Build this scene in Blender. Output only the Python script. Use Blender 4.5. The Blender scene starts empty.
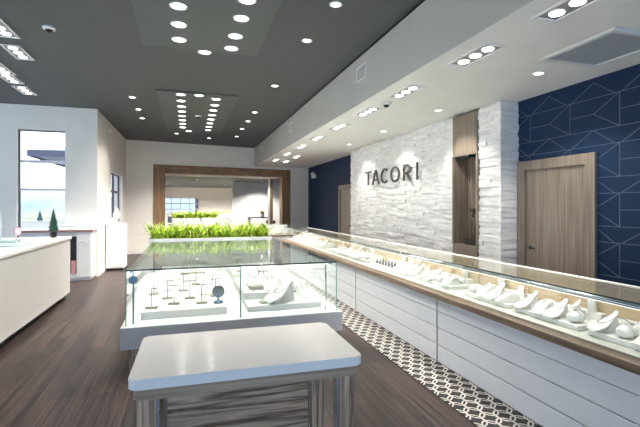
import bpy, bmesh, math, random
from mathutils import Matrix, Vector, Euler
random.seed(7)
PI = math.pi
scene = bpy.context.scene
COL = scene.collection

# ------------------------------------------------------------------ materials
def mat(name, col, rough=.5, metal=0., var=.06, scale=(6, 6, 6), bump=0., emit=None, estr=0., spec=.5, coat=0., detail=3.):
    m = bpy.data.materials.new(name); m.use_nodes = True
    nt = m.node_tree; b = nt.nodes['Principled BSDF']
    b.inputs['Roughness'].default_value = rough
    b.inputs['Metallic'].default_value = metal
    b.inputs['Specular IOR Level'].default_value = spec
    b.inputs['Coat Weight'].default_value = coat
    tc = nt.nodes.new('ShaderNodeTexCoord'); mp = nt.nodes.new('ShaderNodeMapping')
    mp.inputs['Scale'].default_value = scale
    nz = nt.nodes.new('ShaderNodeTexNoise'); nz.inputs['Detail'].default_value = detail
    nz.inputs['Scale'].default_value = 1.
    cr = nt.nodes.new('ShaderNodeValToRGB')
    cr.color_ramp.elements[0].position = .3; cr.color_ramp.elements[1].position = .7
    cr.color_ramp.elements[0].color = tuple(max(0, c * (1 - var)) for c in col) + (1,)
    cr.color_ramp.elements[1].color = tuple(min(1, c * (1 + var)) for c in col) + (1,)
    nt.links.new(tc.outputs['Object'], mp.inputs['Vector']); nt.links.new(mp.outputs[0], nz.inputs['Vector'])
    nt.links.new(nz.outputs['Fac'], cr.inputs[0]); nt.links.new(cr.outputs[0], b.inputs['Base Color'])
    if bump:
        bp = nt.nodes.new('ShaderNodeBump'); bp.inputs['Strength'].default_value = bump; bp.inputs['Distance'].default_value = .01
        nt.links.new(nz.outputs['Fac'], bp.inputs['Height']); nt.links.new(bp.outputs[0], b.inputs['Normal'])
    if emit:
        b.inputs['Emission Color'].default_value = emit + (1,); b.inputs['Emission Strength'].default_value = estr
    return m

def wood(name, stops, scale, rough=.45, bump=.05, dist=.6, spec=.5):
    m = bpy.data.materials.new(name); m.use_nodes = True
    nt = m.node_tree; b = nt.nodes['Principled BSDF']; b.inputs['Roughness'].default_value = rough
    b.inputs['Specular IOR Level'].default_value = spec
    tc = nt.nodes.new('ShaderNodeTexCoord'); mp = nt.nodes.new('ShaderNodeMapping'); mp.inputs['Scale'].default_value = scale
    nz = nt.nodes.new('ShaderNodeTexNoise'); nz.inputs['Scale'].default_value = 1.; nz.inputs['Detail'].default_value = 5.
    nz.inputs['Distortion'].default_value = dist
    cr = nt.nodes.new('ShaderNodeValToRGB'); e = cr.color_ramp.elements
    e[0].position = stops[0][0]; e[0].color = stops[0][1] + (1,); e[1].position = stops[-1][0]; e[1].color = stops[-1][1] + (1,)
    for p, c in stops[1:-1]:
        q = e.new(p); q.color = c + (1,)
    L = nt.links.new
    L(tc.outputs['Object'], mp.inputs['Vector']); L(mp.outputs[0], nz.inputs['Vector']); L(nz.outputs['Fac'], cr.inputs[0])
    L(cr.outputs[0], b.inputs['Base Color'])
    bp = nt.nodes.new('ShaderNodeBump'); bp.inputs['Strength'].default_value = bump; bp.inputs['Distance'].default_value = .005
    L(nz.outputs['Fac'], bp.inputs['Height']); L(bp.outputs[0], b.inputs['Normal'])
    return m

def floor_mat():
    m = bpy.data.materials.new('dark_plank_floor'); m.use_nodes = True
    nt = m.node_tree; b = nt.nodes['Principled BSDF']; L = nt.links.new
    tc = nt.nodes.new('ShaderNodeTexCoord')
    mp = nt.nodes.new('ShaderNodeMapping'); mp.inputs['Rotation'].default_value = (0, 0, PI / 2)
    br = nt.nodes.new('ShaderNodeTexBrick'); br.offset = .37
    br.inputs['Scale'].default_value = 1.; br.inputs['Brick Width'].default_value = 1.3; br.inputs['Row Height'].default_value = .15
    br.inputs['Mortar Size'].default_value = .0025; br.inputs['Color1'].default_value = (.036, .026, .025, 1); br.inputs['Color2'].default_value = (.020, .0145, .0145, 1)
    br.inputs['Mortar'].default_value = (.015, .012, .012, 1); br.inputs['Bias'].default_value = 0
    L(tc.outputs['Object'], mp.inputs['Vector']); L(mp.outputs[0], br.inputs['Vector'])
    m2 = nt.nodes.new('ShaderNodeMapping'); m2.inputs['Scale'].default_value = (48, .9, 1)
    nz = nt.nodes.new('ShaderNodeTexNoise'); nz.inputs['Scale'].default_value = 1.; nz.inputs['Detail'].default_value = 6.; nz.inputs['Distortion'].default_value = .8
    L(tc.outputs['Object'], m2.inputs['Vector']); L(m2.outputs[0], nz.inputs['Vector'])
    cr = nt.nodes.new('ShaderNodeValToRGB'); cr.color_ramp.elements[0].position = .35; cr.color_ramp.elements[0].color = (.15, .14, .14, 1)
    cr.color_ramp.elements[1].position = .68; cr.color_ramp.elements[1].color = (2.9, 2.6, 2.45, 1)
    L(nz.outputs['Fac'], cr.inputs[0])
    mx = nt.nodes.new('ShaderNodeMix'); mx.data_type = 'RGBA'; mx.blend_type = 'MULTIPLY'; mx.inputs[0].default_value = 1.
    L(br.outputs['Color'], mx.inputs[6]); L(cr.outputs[0], mx.inputs[7]); L(mx.outputs[2], b.inputs['Base Color'])
    rr = nt.nodes.new('ShaderNodeMapRange'); rr.inputs[3].default_value = .32; rr.inputs[4].default_value = .55
    L(nz.outputs['Fac'], rr.inputs[0]); L(rr.outputs[0], b.inputs['Roughness'])
    b.inputs['Specular IOR Level'].default_value = .35
    bp = nt.nodes.new('ShaderNodeBump'); bp.inputs['Strength'].default_value = .12; bp.inputs['Distance'].default_value = .004
    L(nz.outputs['Fac'], bp.inputs['Height']); L(bp.outputs[0], b.inputs['Normal'])
    return m

def glass(name, tint=(.975, .995, .99), ior=1.45, boost=1.0):
    m = bpy.data.materials.new(name); m.use_nodes = True
    nt = m.node_tree; nt.nodes.clear(); L = nt.links.new
    o = nt.nodes.new('ShaderNodeOutputMaterial'); t = nt.nodes.new('ShaderNodeBsdfTransparent'); g = nt.nodes.new('ShaderNodeBsdfGlossy')
    tc = nt.nodes.new('ShaderNodeTexCoord'); nz = nt.nodes.new('ShaderNodeTexNoise'); nz.inputs['Scale'].default_value = .8
    cr = nt.nodes.new('ShaderNodeValToRGB'); cr.color_ramp.elements[0].color = tuple(c * .985 for c in tint) + (1,); cr.color_ramp.elements[1].color = tint + (1,)
    L(tc.outputs['Object'], nz.inputs['Vector']); L(nz.outputs['Fac'], cr.inputs[0]); L(cr.outputs[0], t.inputs['Color'])
    g.inputs['Roughness'].default_value = .02; g.inputs['Color'].default_value = (boost, boost, boost, 1)
    f = nt.nodes.new('ShaderNodeFresnel'); ge = nt.nodes.new('ShaderNodeNewGeometry'); ir = nt.nodes.new('ShaderNodeMapRange')
    ir.inputs[3].default_value = ior; ir.inputs[4].default_value = 1 / ior      # same reflectance seen from inside the pane
    L(ge.outputs['Backfacing'], ir.inputs[0]); L(ir.outputs[0], f.inputs['IOR'])
    mx = nt.nodes.new('ShaderNodeMixShader'); L(f.outputs[0], mx.inputs[0]); L(t.outputs[0], mx.inputs[1]); L(g.outputs[0], mx.inputs[2])
    L(mx.outputs[0], o.inputs['Surface'])
    return m

M = {}
M['floor'] = floor_mat()
M['ceiling'] = mat('charcoal_ceiling_paint', (.078, .086, .092), .62, var=.03, scale=(2, 2, 2))
M['ceiling_pale'] = mat('paler_ceiling_grey', (.105, .115, .118), .6, var=.03, scale=(2, 2, 2))
M['white_wall'] = mat('warm_white_wall_paint', (.87, .84, .785), .7, var=.02, scale=(2, 2, 2))
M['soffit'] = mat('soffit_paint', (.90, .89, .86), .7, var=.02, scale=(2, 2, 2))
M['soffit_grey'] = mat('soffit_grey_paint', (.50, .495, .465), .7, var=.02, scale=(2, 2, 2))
M['deck'] = mat('pale_grey_deck', (.50, .50, .45), .5, var=.03)
M['white'] = mat('white_laminate', (.80, .80, .79), .35, var=.02)
M['greige'] = mat('greige_laminate', (.60, .59, .57), .4, var=.02)
M['white_top'] = mat('white_solid_surface', (.90, .89, .875), .16, var=.015, coat=.3)
M['panel'] = mat('white_painted_board', (.66, .69, .73), .38, var=.02)
M['leather'] = mat('white_leatherette', (.74, .73, .705), .5, var=.03, scale=(40, 40, 40), bump=.05)
M['cream'] = mat('cream_leatherette', (.78, .72, .60), .55, var=.05, scale=(40, 40, 40))
M['grey_card'] = mat('taupe_display_pad', (.36, .34, .28), .6, var=.08)
M['blue'] = mat('navy_wall_paint', (.005, .024, .070), .6, spec=.25, var=.04, scale=(2, 2, 2))
M['line'] = mat('silver_wall_line', (.20, .25, .31), .35, .6)
M['stone'] = mat('split_face_white_stone', (.82, .815, .80), .8, var=.13, scale=(3, 5, 26), bump=.6, detail=6)
M['chrome'] = mat('brushed_steel', (.62, .65, .68), .25, 1., var=.05, scale=(30, 30, 3))
M['steel_blue'] = mat('dark_satin_steel', (.16, .24, .33), .3, .7)
M['dark'] = mat('black_metal', (.02, .02, .022), .4, .3)
M['letter'] = mat('dark_grey_letter_metal', (.11, .11, .105), .4, .5)
M['trim_white'] = mat('white_fixture_trim', (.82, .82, .81), .4, var=.02)
M['grille'] = mat('grey_grille', (.50, .51, .51), .6, var=.05)
M['lampgrey'] = mat('fixture_grey_well', (.25, .25, .25), .5)
M['lamp'] = mat('lit_lamp_lens', (.9, .9, .88), .4, emit=(1., .97, .92), estr=4.)
M['lamp_dim'] = mat('lit_lamp_lens_soft', (.9, .9, .88), .4, emit=(1., .97, .92), estr=5.)
M['led'] = mat('lit_led_strip', (.9, .9, .9), .4, emit=(1., .96, .88), estr=2.5)
M['oak'] = wood('oak_veneer', [(.3, (.175, .138, .105)), (.5, (.235, .187, .145)), (.7, (.30, .245, .195))], (28, 28, 1.2), .4)
M['oak_h'] = wood('oak_veneer_long', [(.3, (.075, .052, .036)), (.5, (.15, .105, .07)), (.7, (.24, .175, .12))], (28, 1.0, 28), .4)
M['walnut'] = wood('walnut_veneer', [(.3, (.15, .088, .046)), (.5, (.26, .155, .084)), (.72, (.38, .245, .14))], (16, 16, .9), .42)
M['walnut_h'] = wood('walnut_veneer_across', [(.3, (.15, .088, .046)), (.5, (.26, .155, .084)), (.72, (.38, .245, .14))], (.9, 16, 16), .42)
zs = [(.30, (.07, .04, .025)), (.40, (.32, .215, .14)), (.47, (.68, .50, .36)), (.53, (.16, .10, .065)), (.60, (.72, .555, .41)), (.70, (.25, .165, .115))]
M['zebra_v'] = wood('zebra_veneer_upright', zs, (15, 15, .5), .4, dist=.3)
M['zebra_h'] = wood('zebra_veneer_level', zs, (.45, 18, 10), .4, dist=.5)
M['zebra_apron'] = wood('zebra_veneer_apron', [(.3, (.30, .21, .145)), (.5, (.48, .36, .265)), (.7, (.62, .49, .37))], (.8, 14, 30), .3, dist=.4)
M['tan'] = wood('tan_back_board', [(.3, (.50, .36, .22)), (.5, (.62, .47, .31)), (.7, (.70, .55, .38))], (20, 1, 20), .5)
M['leaf'] = mat('bright_green_leaf', (.40, .54, .05), .42, var=.55, scale=(12, 12, 7), detail=1)
M['leaf_dark'] = mat('fir_green', (.015, .085, .055), .6, var=.5, scale=(30, 30, 30))
M['reed'] = mat('dried_reed', (.06, .075, .03), .7, var=.4)
M['soil'] = mat('potting_soil', (.03, .022, .015), .9, var=.3, scale=(30, 30, 30))
M['rug_dark'] = mat('charcoal_rug', (.022, .021, .022), .8, var=.15, scale=(60, 60, 60))
M['rug_ring'] = mat('ivory_rug_ring', (.62, .60, .56), .8, var=.08, scale=(60, 60, 60))
M['glass'] = glass('clear_glass')
M['glass_top'] = glass('case_top_glass', (.95, .985, .975), 1.5)
M['glass_edge'] = mat('green_glass_edge', (.20, .42, .38), .15, var=.1, spec=.8)
M['glass_edge_dark'] = mat('dark_glass_edge', (.03, .06, .055), .15, var=.1, spec=.8)
M['win_glass'] = glass('window_glass', (.97, .985, 1.0), 1.3)
M['frame_blue'] = mat('window_frame_metal', (.10, .13, .19), .4, .3)
M['frame_white'] = mat('window_bar_white', (.78, .80, .83), .4)
M['pink'] = mat('rose_plastic', (.70, .30, .30), .4)
M['rosewood'] = wood('reddish_wood_edge', [(.3, (.28, .15, .12)), (.7, (.42, .25, .21))], (1, 20, 20), .4)
M['silver'] = mat('polished_silver', (.80, .80, .78), .12, 1.)
M['gold'] = mat('polished_gold', (.75, .55, .25), .15, 1.)
M['gem'] = mat('dark_blue_stone', (.015, .03, .07), .15, spec=.9)
M['mirror'] = mat('smoked_mirror', (.24, .25, .24), .12, .9)
M['aqua'] = mat('pale_aqua_pad', (.45, .68, .66), .5)
M['navy_fabric'] = mat('dark_chair_fabric', (.03, .045, .07), .7)
M['yellow_leaf'] = mat('yellow_green_petal', (.50, .46, .08), .5, var=.4, scale=(30, 30, 30))
M['grey_wall'] = mat('cool_grey_wall', (.58, .575, .56), .65, var=.03, scale=(2, 2, 2))
M['hill'] = mat('hazy_hill', (.34, .41, .48), .9, var=.3, scale=(.03, .03, .06))
M['ground'] = mat('pale_asphalt', (.27, .27, .27), .9, var=.2, scale=(.3, .3, .3))
M['roof'] = mat('grey_metal_roof', (.32, .36, .44), .5, var=.1)
M['wood_beam'] = mat('dark_roof_fascia', (.10, .09, .12), .6)
M['field'] = mat('dry_field', (.30, .29, .22), .9, var=.3, scale=(.1, .1, .1))

# ------------------------------------------------------------------ mesh helpers
def NB(): return bmesh.new()
def mark(bm, n0, mi):
    bm.faces.ensure_lookup_table()
    for f in bm.faces[n0:]: f.material_index = mi
def bx(bm, x0, x1, y0, y1, z0, z1, mi=0, T=None, bev=0., seg=2):
    n0 = len(bm.faces)
    r = bmesh.ops.create_cube(bm, size=1.)
    vs = r['verts']
    bmesh.ops.scale(bm, vec=(abs(x1 - x0), abs(y1 - y0), abs(z1 - z0)), verts=vs)
    bmesh.ops.translate(bm, vec=((x0 + x1) / 2, (y0 + y1) / 2, (z0 + z1) / 2), verts=vs)
    if bev:
        es = list({e for v in vs for e in v.link_edges})
        rb = bmesh.ops.bevel(bm, geom=es, offset=bev, segments=seg, affect='EDGES', profile=.5)
        vs = list({v for f in rb['faces'] for v in f.verts} | {v for v in vs if v.is_valid})
    if T is not None: bmesh.ops.transform(bm, matrix=T, verts=vs)
    mark(bm, n0, mi)
    return vs
def lathe(bm, prof, seg=20, mi=0, T=None, cap=True):
    n0 = len(bm.faces); rings = []
    for r, z in prof:
        rings.append([bm.verts.new((r * math.cos(2 * PI * k / seg), r * math.sin(2 * PI * k / seg), z)) for k in range(seg)])
    for a, b in zip(rings, rings[1:]):
        for k in range(seg):
            bm.faces.new((a[k], a[(k + 1) % seg], b[(k + 1) % seg], b[k])).smooth = True
    if cap:
        bm.faces.new(list(reversed(rings[0]))); bm.faces.new(rings[-1])
    vs = [v for r in rings for v in r]
    if T is not None: bmesh.ops.transform(bm, matrix=T, verts=vs)
    mark(bm, n0, mi); return vs
def tube(bm, pts, r, seg=8, mi=0, T=None):
    n0 = len(bm.faces); pts = [Vector(p) for p in pts]; rings = []
    rr = r if isinstance(r, (list, tuple)) else [r] * len(pts)
    for i, p in enumerate(pts):
        d = (pts[min(i + 1, len(pts) - 1)] - pts[max(i - 1, 0)]).normalized()
        up = Vector((0, 0, 1)) if abs(d.z) < .95 else Vector((1, 0, 0))
        a = d.cross(up).normalized(); b = d.cross(a)
        rings.append([bm.verts.new(p + (a * math.cos(2 * PI * k / seg) + b * math.sin(2 * PI * k / seg)) * rr[i]) for k in range(seg)])
    for a, b in zip(rings, rings[1:]):
        for k in range(seg): bm.faces.new((a[k], a[(k + 1) % seg], b[(k + 1) % seg], b[k])).smooth = True
    bm.faces.new(list(reversed(rings[0]))); bm.faces.new(rings[-1])
    vs = [v for q in rings for v in q]
    if T is not None: bmesh.ops.transform(bm, matrix=T, verts=vs)
    mark(bm, n0, mi); return vs
def torus(bm, R, r, T=None, mi=0, a0=0., a1=2 * PI, n=24, seg=6, sx=1., sy=1.):
    full = abs(a1 - a0 - 2 * PI) < 1e-6
    n0 = len(bm.faces); rings = []
    for i in range(n if full else n + 1):
        t = a0 + (a1 - a0) * i / n; c = Vector((math.cos(t) * R * sx, math.sin(t) * R * sy, 0)); d = Vector((math.cos(t), math.sin(t), 0))
        rings.append([bm.verts.new(c + d * r * math.cos(2 * PI * k / seg) + Vector((0, 0, r * math.sin(2 * PI * k / seg)))) for k in range(seg)])
    m = len(rings)
    for i in range(m if full else m - 1):
        a, b = rings[i], rings[(i + 1) % m]
        for k in range(seg): bm.faces.new((a[k], b[k], b[(k + 1) % seg], a[(k + 1) % seg])).smooth = True
    vs = [v for q in rings for v in q]
    if T is not None: bmesh.ops.transform(bm, matrix=T, verts=vs)
    mark(bm, n0, mi); return vs
def prism(bm, poly, h, T=None, mi=0, z=0.):
    n0 = len(bm.faces)
    a = [bm.verts.new((x, y, z)) for x, y in poly]; b = [bm.verts.new((x, y, z + h)) for x, y in poly]
    bm.faces.new(list(reversed(a))); bm.faces.new(b)
    for i in range(len(poly)): bm.faces.new((a[i], a[(i + 1) % len(poly)], b[(i + 1) % len(poly)], b[i]))
    vs = a + b
    if T is not None: bmesh.ops.transform(bm, matrix=T, verts=vs)
    mark(bm, n0, mi); return vs
def obj(name, bm, m, parent=None, loc=None, label=None):
    bmesh.ops.recalc_face_normals(bm, faces=bm.faces[:])
    me = bpy.data.meshes.new(name); bm.to_mesh(me); bm.free()
    for x in (m if isinstance(m, (list, tuple)) else [m]): me.materials.append(M[x])
    o = bpy.data.objects.new(name, me); COL.objects.link(o)
    if parent is not None: o.parent = parent
    if loc is not None: o.location = loc
    if label: o['label'] = label
    return o
def tag(o, label, cat, group=None, kind=None):
    o['label'] = label; o['category'] = cat
    if group: o['group'] = group
    if kind: o['kind'] = kind
    return o
def thing(name, label, cat, loc=(0, 0, 0), rz=0., group=None):
    o = bpy.data.objects.new(name, None); COL.objects.link(o); o.empty_display_size = .1
    o.location = loc; o.rotation_euler = (0, 0, rz)
    return tag(o, label, cat, group)
def struct(name, bm, m, label=None, cat=None):
    o = obj(name, bm, m); o['kind'] = 'structure'
    if label: o['label'] = label
    if cat: o['category'] = cat
    return o
def dup(root, loc, rz=0., label=None, group=None, rot=None):
    r = root.copy(); COL.objects.link(r); r.location = loc
    r.rotation_euler = rot if rot is not None else (0, 0, rz)
    if label: r['label'] = label
    if group: r['group'] = group
    for ch in list(root.children):
        c = ch.copy(); COL.objects.link(c); c.parent = r
        for g in ch.children:
            d = g.copy(); COL.objects.link(d); d.parent = c
    return r
def lamp(name, kind, loc, power, parent=None, rot=(0, 0, 0), color=(1, .95, .88), **kw):
    l = bpy.data.lights.new(name, kind); l.energy = power; l.color = color
    for k, v in kw.items(): setattr(l, k, v)
    o = bpy.data.objects.new(name, l); COL.objects.link(o); o.location = loc; o.rotation_euler = rot
    if parent is not None: o.parent = parent
    return o
ORD = ['first', 'second', 'third', 'fourth', 'fifth', 'sixth', 'seventh', 'eighth', 'ninth', 'tenth', 'eleventh', 'twelfth', 'thirteenth', 'fourteenth', 'fifteenth', 'sixteenth', 'seventeenth', 'eighteenth']

ZC = 3.68      # high ceiling
ZS = 3.00      # soffit underside
XS = 2.33      # soffit face
XB = 4.50      # navy wall
XST = 4.20     # stone wall face
WY0, WY1 = 14.9, 16.1                   # back wall runs slightly askew
BA = math.atan2(WY1 - WY0, XB + .05 + 1.9)
TB = Matrix.Translation((-1.9, WY0, 0)) @ Matrix.Rotation(BA, 4, 'Z')     # back wall frame: x along, y away, z up
WL = (XB + .05 + 1.9) / math.cos(BA)

# ------------------------------------------------------------------ setting
b = NB(); bx(b, -6.6, 6.2, -3, 10.6, -.2, 0); bx(b, -2.3, 6.2, 10.6, 28.2, -.2, 0); struct('floor', b, 'floor')
b = NB(); bx(b, -6.6, XS, -3, 10.6, ZC, ZC + .2); bx(b, -2.1, XS, 10.6, 16.2, ZC, ZC + .2); struct('ceiling', b, 'ceiling')
b = NB()                                                              # soffit: grey face, white underside
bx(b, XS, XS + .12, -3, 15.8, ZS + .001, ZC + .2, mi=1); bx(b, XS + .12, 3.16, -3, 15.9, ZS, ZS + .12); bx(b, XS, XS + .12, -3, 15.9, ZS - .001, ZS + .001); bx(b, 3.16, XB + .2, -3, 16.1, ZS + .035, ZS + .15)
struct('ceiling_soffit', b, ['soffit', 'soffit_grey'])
b = NB(); bx(b, XS - .012, XS - .001, -3, 15.2, ZC - .018, ZC); struct('trim_1', b, 'dark')
b = NB()                                                              # two thin flat boxes in paler grey above the island cases
bx(b, -.56, .92, 2.2, 5.98, ZC - .03, ZC - .001); struct('trim_2', b, 'ceiling_pale')
b = NB(); bx(b, -.56, .92, 8.3, 12.8, ZC - .03, ZC - .001); struct('trim_3', b, 'ceiling_pale')
# back wall with the portal hole (s 1.10 .. 5.42, z < 2.66)
PS0, PS1, PZ = .82, 5.72, 2.92
b = NB()
bx(b, -.2, PS0 + .02, 0, .25, 0, ZC, T=TB); bx(b, PS1 - .02, WL + .2, 0, .25, 0, ZC, T=TB); bx(b, PS0 + .02, PS1 - .02, 0, .25, PZ - .02, ZC, T=TB)
struct('wall_back', b, 'white_wall')
# window walls on the left
W1 = (-3.42, -2.52, .92, 3.17)      # window 1 in the wall at Y = 10.4
b = NB()
bx(b, -6.6, W1[0], 10.4, 10.6, 0, ZC); bx(b, W1[1], -1.9, 10.4, 10.6, 0, ZC); bx(b, W1[0], W1[1], 10.4, 10.6, 0, W1[2]); bx(b, W1[0], W1[1], 10.4, 10.6, W1[3], ZC)
struct('wall_left', b, 'white_wall')
W2 = (12.1, 14.1, 1.0, 2.45)
b = NB()
bx(b, -2.1, -1.9, 10.601, W2[0], 0, ZC); bx(b, -2.1, -1.9, W2[1], 15.0, 0, ZC); bx(b, -2.1, -1.9, W2[0], W2[1], 0, W2[2]); bx(b, -2.1, -1.9, W2[0], W2[1], W2[3], ZC)
struct('wall_left_return', b, 'white_wall')
# unseen wall far to the left, its open bays shaped to let daylight in
b = NB()
bx(b, -6.6, -6.4, -3, 10.4, 0, .35); bx(b, -6.6, -6.4, -3, 10.4, 3.4, ZC)
for y in (-3, -.3, 2.4, 5.1, 7.8, 10.2): bx(b, -6.58, -6.42, y, y + .12, .35, 3.4)
struct('wall_street_light_bays', b, 'white_wall')
b = NB(); bx(b, -6.6, 4.8, -3.2, -3.001, 2.25, ZC); bx(b, -6.6, 4.8, -3.2, -3.001, -.2, .1)  # unseen wall behind the camera, added so its header holds daylight low
for x in (-6.6, -4.3, -2.0, .3, 2.6, 4.68): bx(b, x, x + .12, -3.18, -3.02, .1, 2.25)
struct('wall_front_light_block', b, 'white_wall')
# navy wall: paint and inlaid silver lines in one mesh
b = NB(); bx(b, XB, XB + .2, -3, 16.2, 0, ZS + .1)
XL = XB - .002
def wl(y0, z0, y1, z1, w=.0021):
    d = Vector((0, y1 - y0, z1 - z0)); n = Vector((0, -d.z, d.y)).normalized() * w
    p = [Vector((XL, y0, z0)) + n, Vector((XL, y1, z1)) + n, Vector((XL, y1, z1)) - n, Vector((XL, y0, z0)) - n]
    q = [v + Vector((.0025, 0, 0)) for v in p]
    va = [b.verts.new(v) for v in p]; vb = [b.verts.new(v) for v in q]
    fs = [b.faces.new(va), b.faces.new(list(reversed(vb)))] + [b.faces.new((va[i], vb[i], vb[(i + 1) % 4], va[(i + 1) % 4])) for i in range(4)]
    for f in fs: f.material_index = 1
CW, P, HT = .636, .553, .372
def lines(c0, c1):
    for r in range(-1, 6):
        zt = 2.80 - r * P; zb = zt - HT; zn = zb - (P - HT)
        zt_, zb_ = min(zt, 3.03), max(zb, .02)
        if zb_ >= 3.03: 
            pass
        for c in range(c0, c1):
            y1 = 3.48 + CW * c; y0 = y1 + CW          # y0 is the far side (left in view)
            ym = (y0 + y1) / 2; zm = (zt + zb) / 2
            if zt <= 3.03 and zb > 0:
                wl(y0, zt, y1, zt); wl(y0, zb, y1, zb); wl(y1, zt, y1, zb); wl(y0, zm, ym, zm); wl(ym, zm, y1, zt); wl(ym, zm, y1, zb)
            if zb <= 3.03 and zn > 0:
                wl(y0 - .02, zn, y0 - .02 - .3, zb); wl(y0 - .32, zb, y0 - .58, zn)
lines(-4, 3)
struct('wall_right', b, ['blue', 'line'])
# stone wall: split-face courses with real relief
b = NB()
def stones(y0, y1, z0, z1, face='x', x0=None, x1=None):
    z = z0
    while z < z1 - .005:
        h = min(random.choice([.045, .055, .06, .07]), z1 - z)
        a, e = (y0, y1) if face == 'x' else (x0, x1)
        t = a
        while t < e - .001:
            l = min(random.uniform(.18, .6), e - t)
            if e - t - l < .08: l = e - t
            d = random.uniform(-.011, .011)
            if face == 'x': vs = bx(b, XST - d, XST + .06, t, t + l - .001, z, z + h - .001)
            else: vs = bx(b, t, t + l - .001, y0 - d, y0 + .06, z, z + h - .001)
            for v in vs:
                if face == 'x' and v.co.x < XST + .03: v.co.x += random.uniform(-.009, .009)
                if face != 'x' and v.co.y < y0 + .03: v.co.y += random.uniform(-.009, .009)
            t += l
        z += h
stones(4.97, 5.46, 0, ZS + .03); stones(6.08, 10.78, 0, ZS + .03); stones(4.97, 0, 0, ZS + .03, 'y', XST - .01, XB)
bx(b, XST + .05, XB, 5.02, 5.45, 0, ZS + .03); bx(b, XST + .05, XB, 6.1, 10.74, 0, ZS + .03)
struct('wall_stone', b, 'stone')
# baseboards
b = NB(); bx(b, -1.9, -1.885, 10.4, 14.9, 0, .1); struct('baseboard_left', b, 'white')
b = NB(); bx(b, 0, PS0, -.015, 0, 0, .1, T=TB); struct('baseboard_back', b, 'white')

# portal: walnut casing with a deep reveal
t = thing('wood_portal', 'wide dark walnut casing framing the opening in the back wall', 'door frame')
b = NB(); bx(b, PS0, PS0 + .33, -.05, .20, 0, PZ, T=TB); obj('casing_side', b, 'walnut', t)
b = NB(); bx(b, PS1 - .34, PS1, -.05, .20, 0, PZ, T=TB); obj('casing_side', b, 'walnut', t)
b = NB(); bx(b, PS0 + .33, PS1 - .34, -.05, .20, PZ - .28, PZ, T=TB); obj('casing_head', b, 'walnut_h', t)
b = NB(); bx(b, PS0 + .29, PS0 + .40, .2, 1.3, 0, PZ - .28, T=TB); obj('reveal_side', b, 'walnut', t)
b = NB(); bx(b, PS1 - .40, PS1 - .30, 1.0, 1.3, 0, PZ - .28, T=TB); obj('reveal_side', b, 'walnut', t)
b = NB(); bx(b, PS0 + .3, PS1 - .3, .2, 1.3, PZ - .28, PZ - .1, T=TB); obj('reveal_head', b, 'white_wall', t)

# far room
b = NB(); bx(b, -2.1, 6.2, 16.2, 28.2, 2.72, 2.9); struct('ceiling_far', b, 'ceiling')
b = NB()
FY = 28.0
bx(b, -2.1, -1.55, FY, FY + .2, 0, 2.75); bx(b, .65, 6.2, FY, FY + .2, 0, 2.75); bx(b, -1.55, .65, FY, FY + .2, 0, .95); bx(b, -1.55, .65, FY, FY + .2, 2.05, 2.75)
struct('wall_far', b, 'white_wall')
b = NB(); bx(b, -2.3, -2.1, 15.0, 28.2, 0, 2.9); bx(b, 6.2, 6.4, 16, 28.2, 0, 2.9); struct('wall_far_sides', b, 'white_wall')
b = NB(); bx(b, 2.06, 6.2, 21.0, 21.2, 0, 2.75); struct('wall_partition', b, 'grey_wall')
def window(name, x0, x1, z0, z1, hb, vb, T, depth=.2, fm='frame_white', jm='frame_blue'):
    """framed window; plane x along wall, y through it"""
    b = NB()
    bx(b, x0, x0 + .03, .08, .13, z0, z1, T=T, mi=1); bx(b, x1 - .03, x1, .08, .13, z0, z1, T=T, mi=0)
    bx(b, x0 + .03, x1 - .03, .08, .13, z1 - .03, z1, T=T, mi=1); bx(b, x0 + .03, x1 - .03, .08, .13, z0, z0 + .05, T=T, mi=0)
    for z in hb: bx(b, x0 + .03, x1 - .03, .075, .135, z - .03, z + .03, T=T)
    for x in vb: bx(b, x - .025, x + .025, .076, .134, z0 + .05, z1 - .03, T=T)
    o = struct(name, b, [fm, jm])
    b = NB(); bx(b, x0 + .03, x1 - .03, .10, .11, z0 + .05, z1 - .03, T=T); obj('pane', b, 'win_glass', o)
    b = NB(); bx(b, x0 - .02, x1 + .02, -.03, .04, z0 - .03, z0 + .0, T=T); obj('sill', b, 'white', o)
window('window_1', W1[0], W1[1], W1[2], W1[3], (1.90, 2.50), (), Matrix.Translation((0, 10.4, 0)))
TW2 = Matrix.Translation((-1.9, 0, 0)) @ Matrix.Rotation(PI / 2, 4, 'Z')
window('window_2', W2[0], W2[1], W2[2], W2[3], (1.95,), (13.1,), TW2, fm='frame_blue')
window('window_3', -1.55, .65, .95, 2.05, (1.35, 1.7), (-1.0, -.45, .1), Matrix.Translation((0, FY, 0)), jm='frame_white')

# doors in the navy wall
def door(name, y0, y1, top, hy):
    fw = .13
    b = NB()
    bx(b, XB - .05, XB - .001, y0, y0 + fw, 0, top, bev=.004); bx(b, XB - .05, XB - .001, y1 - fw, y1, 0, top, bev=.004); bx(b, XB - .05, XB - .001, y0 + fw, y1 - fw, top - fw, top, bev=.004)
    o = struct(name, b, 'oak')
    b = NB(); bx(b, XB - .018, XB - .002, y0 + fw + .004, y1 - fw - .004, .01, top - fw - .004); leaf = obj('door_leaf', b, 'oak', o)
    b = NB()
    lathe(b, [(.027, 0), (.027, .008)], 16, T=Matrix.Translation((XB - .018, hy, .98)) @ Matrix.Rotation(-PI / 2, 4, 'Y'))
    tube(b, [(XB - .022, hy, .98), (XB - .07, hy, .98)], .009); tube(b, [(XB - .068, hy + .01, .98), (XB - .068, hy - .12, .98)], .009)
    obj('door_handle', b, 'dark', leaf)
door('door_1', 3.74, 4.945, 2.17, 4.73)
door('door_2', 11.2, 12.47, 2.18, 11.5)

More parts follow.
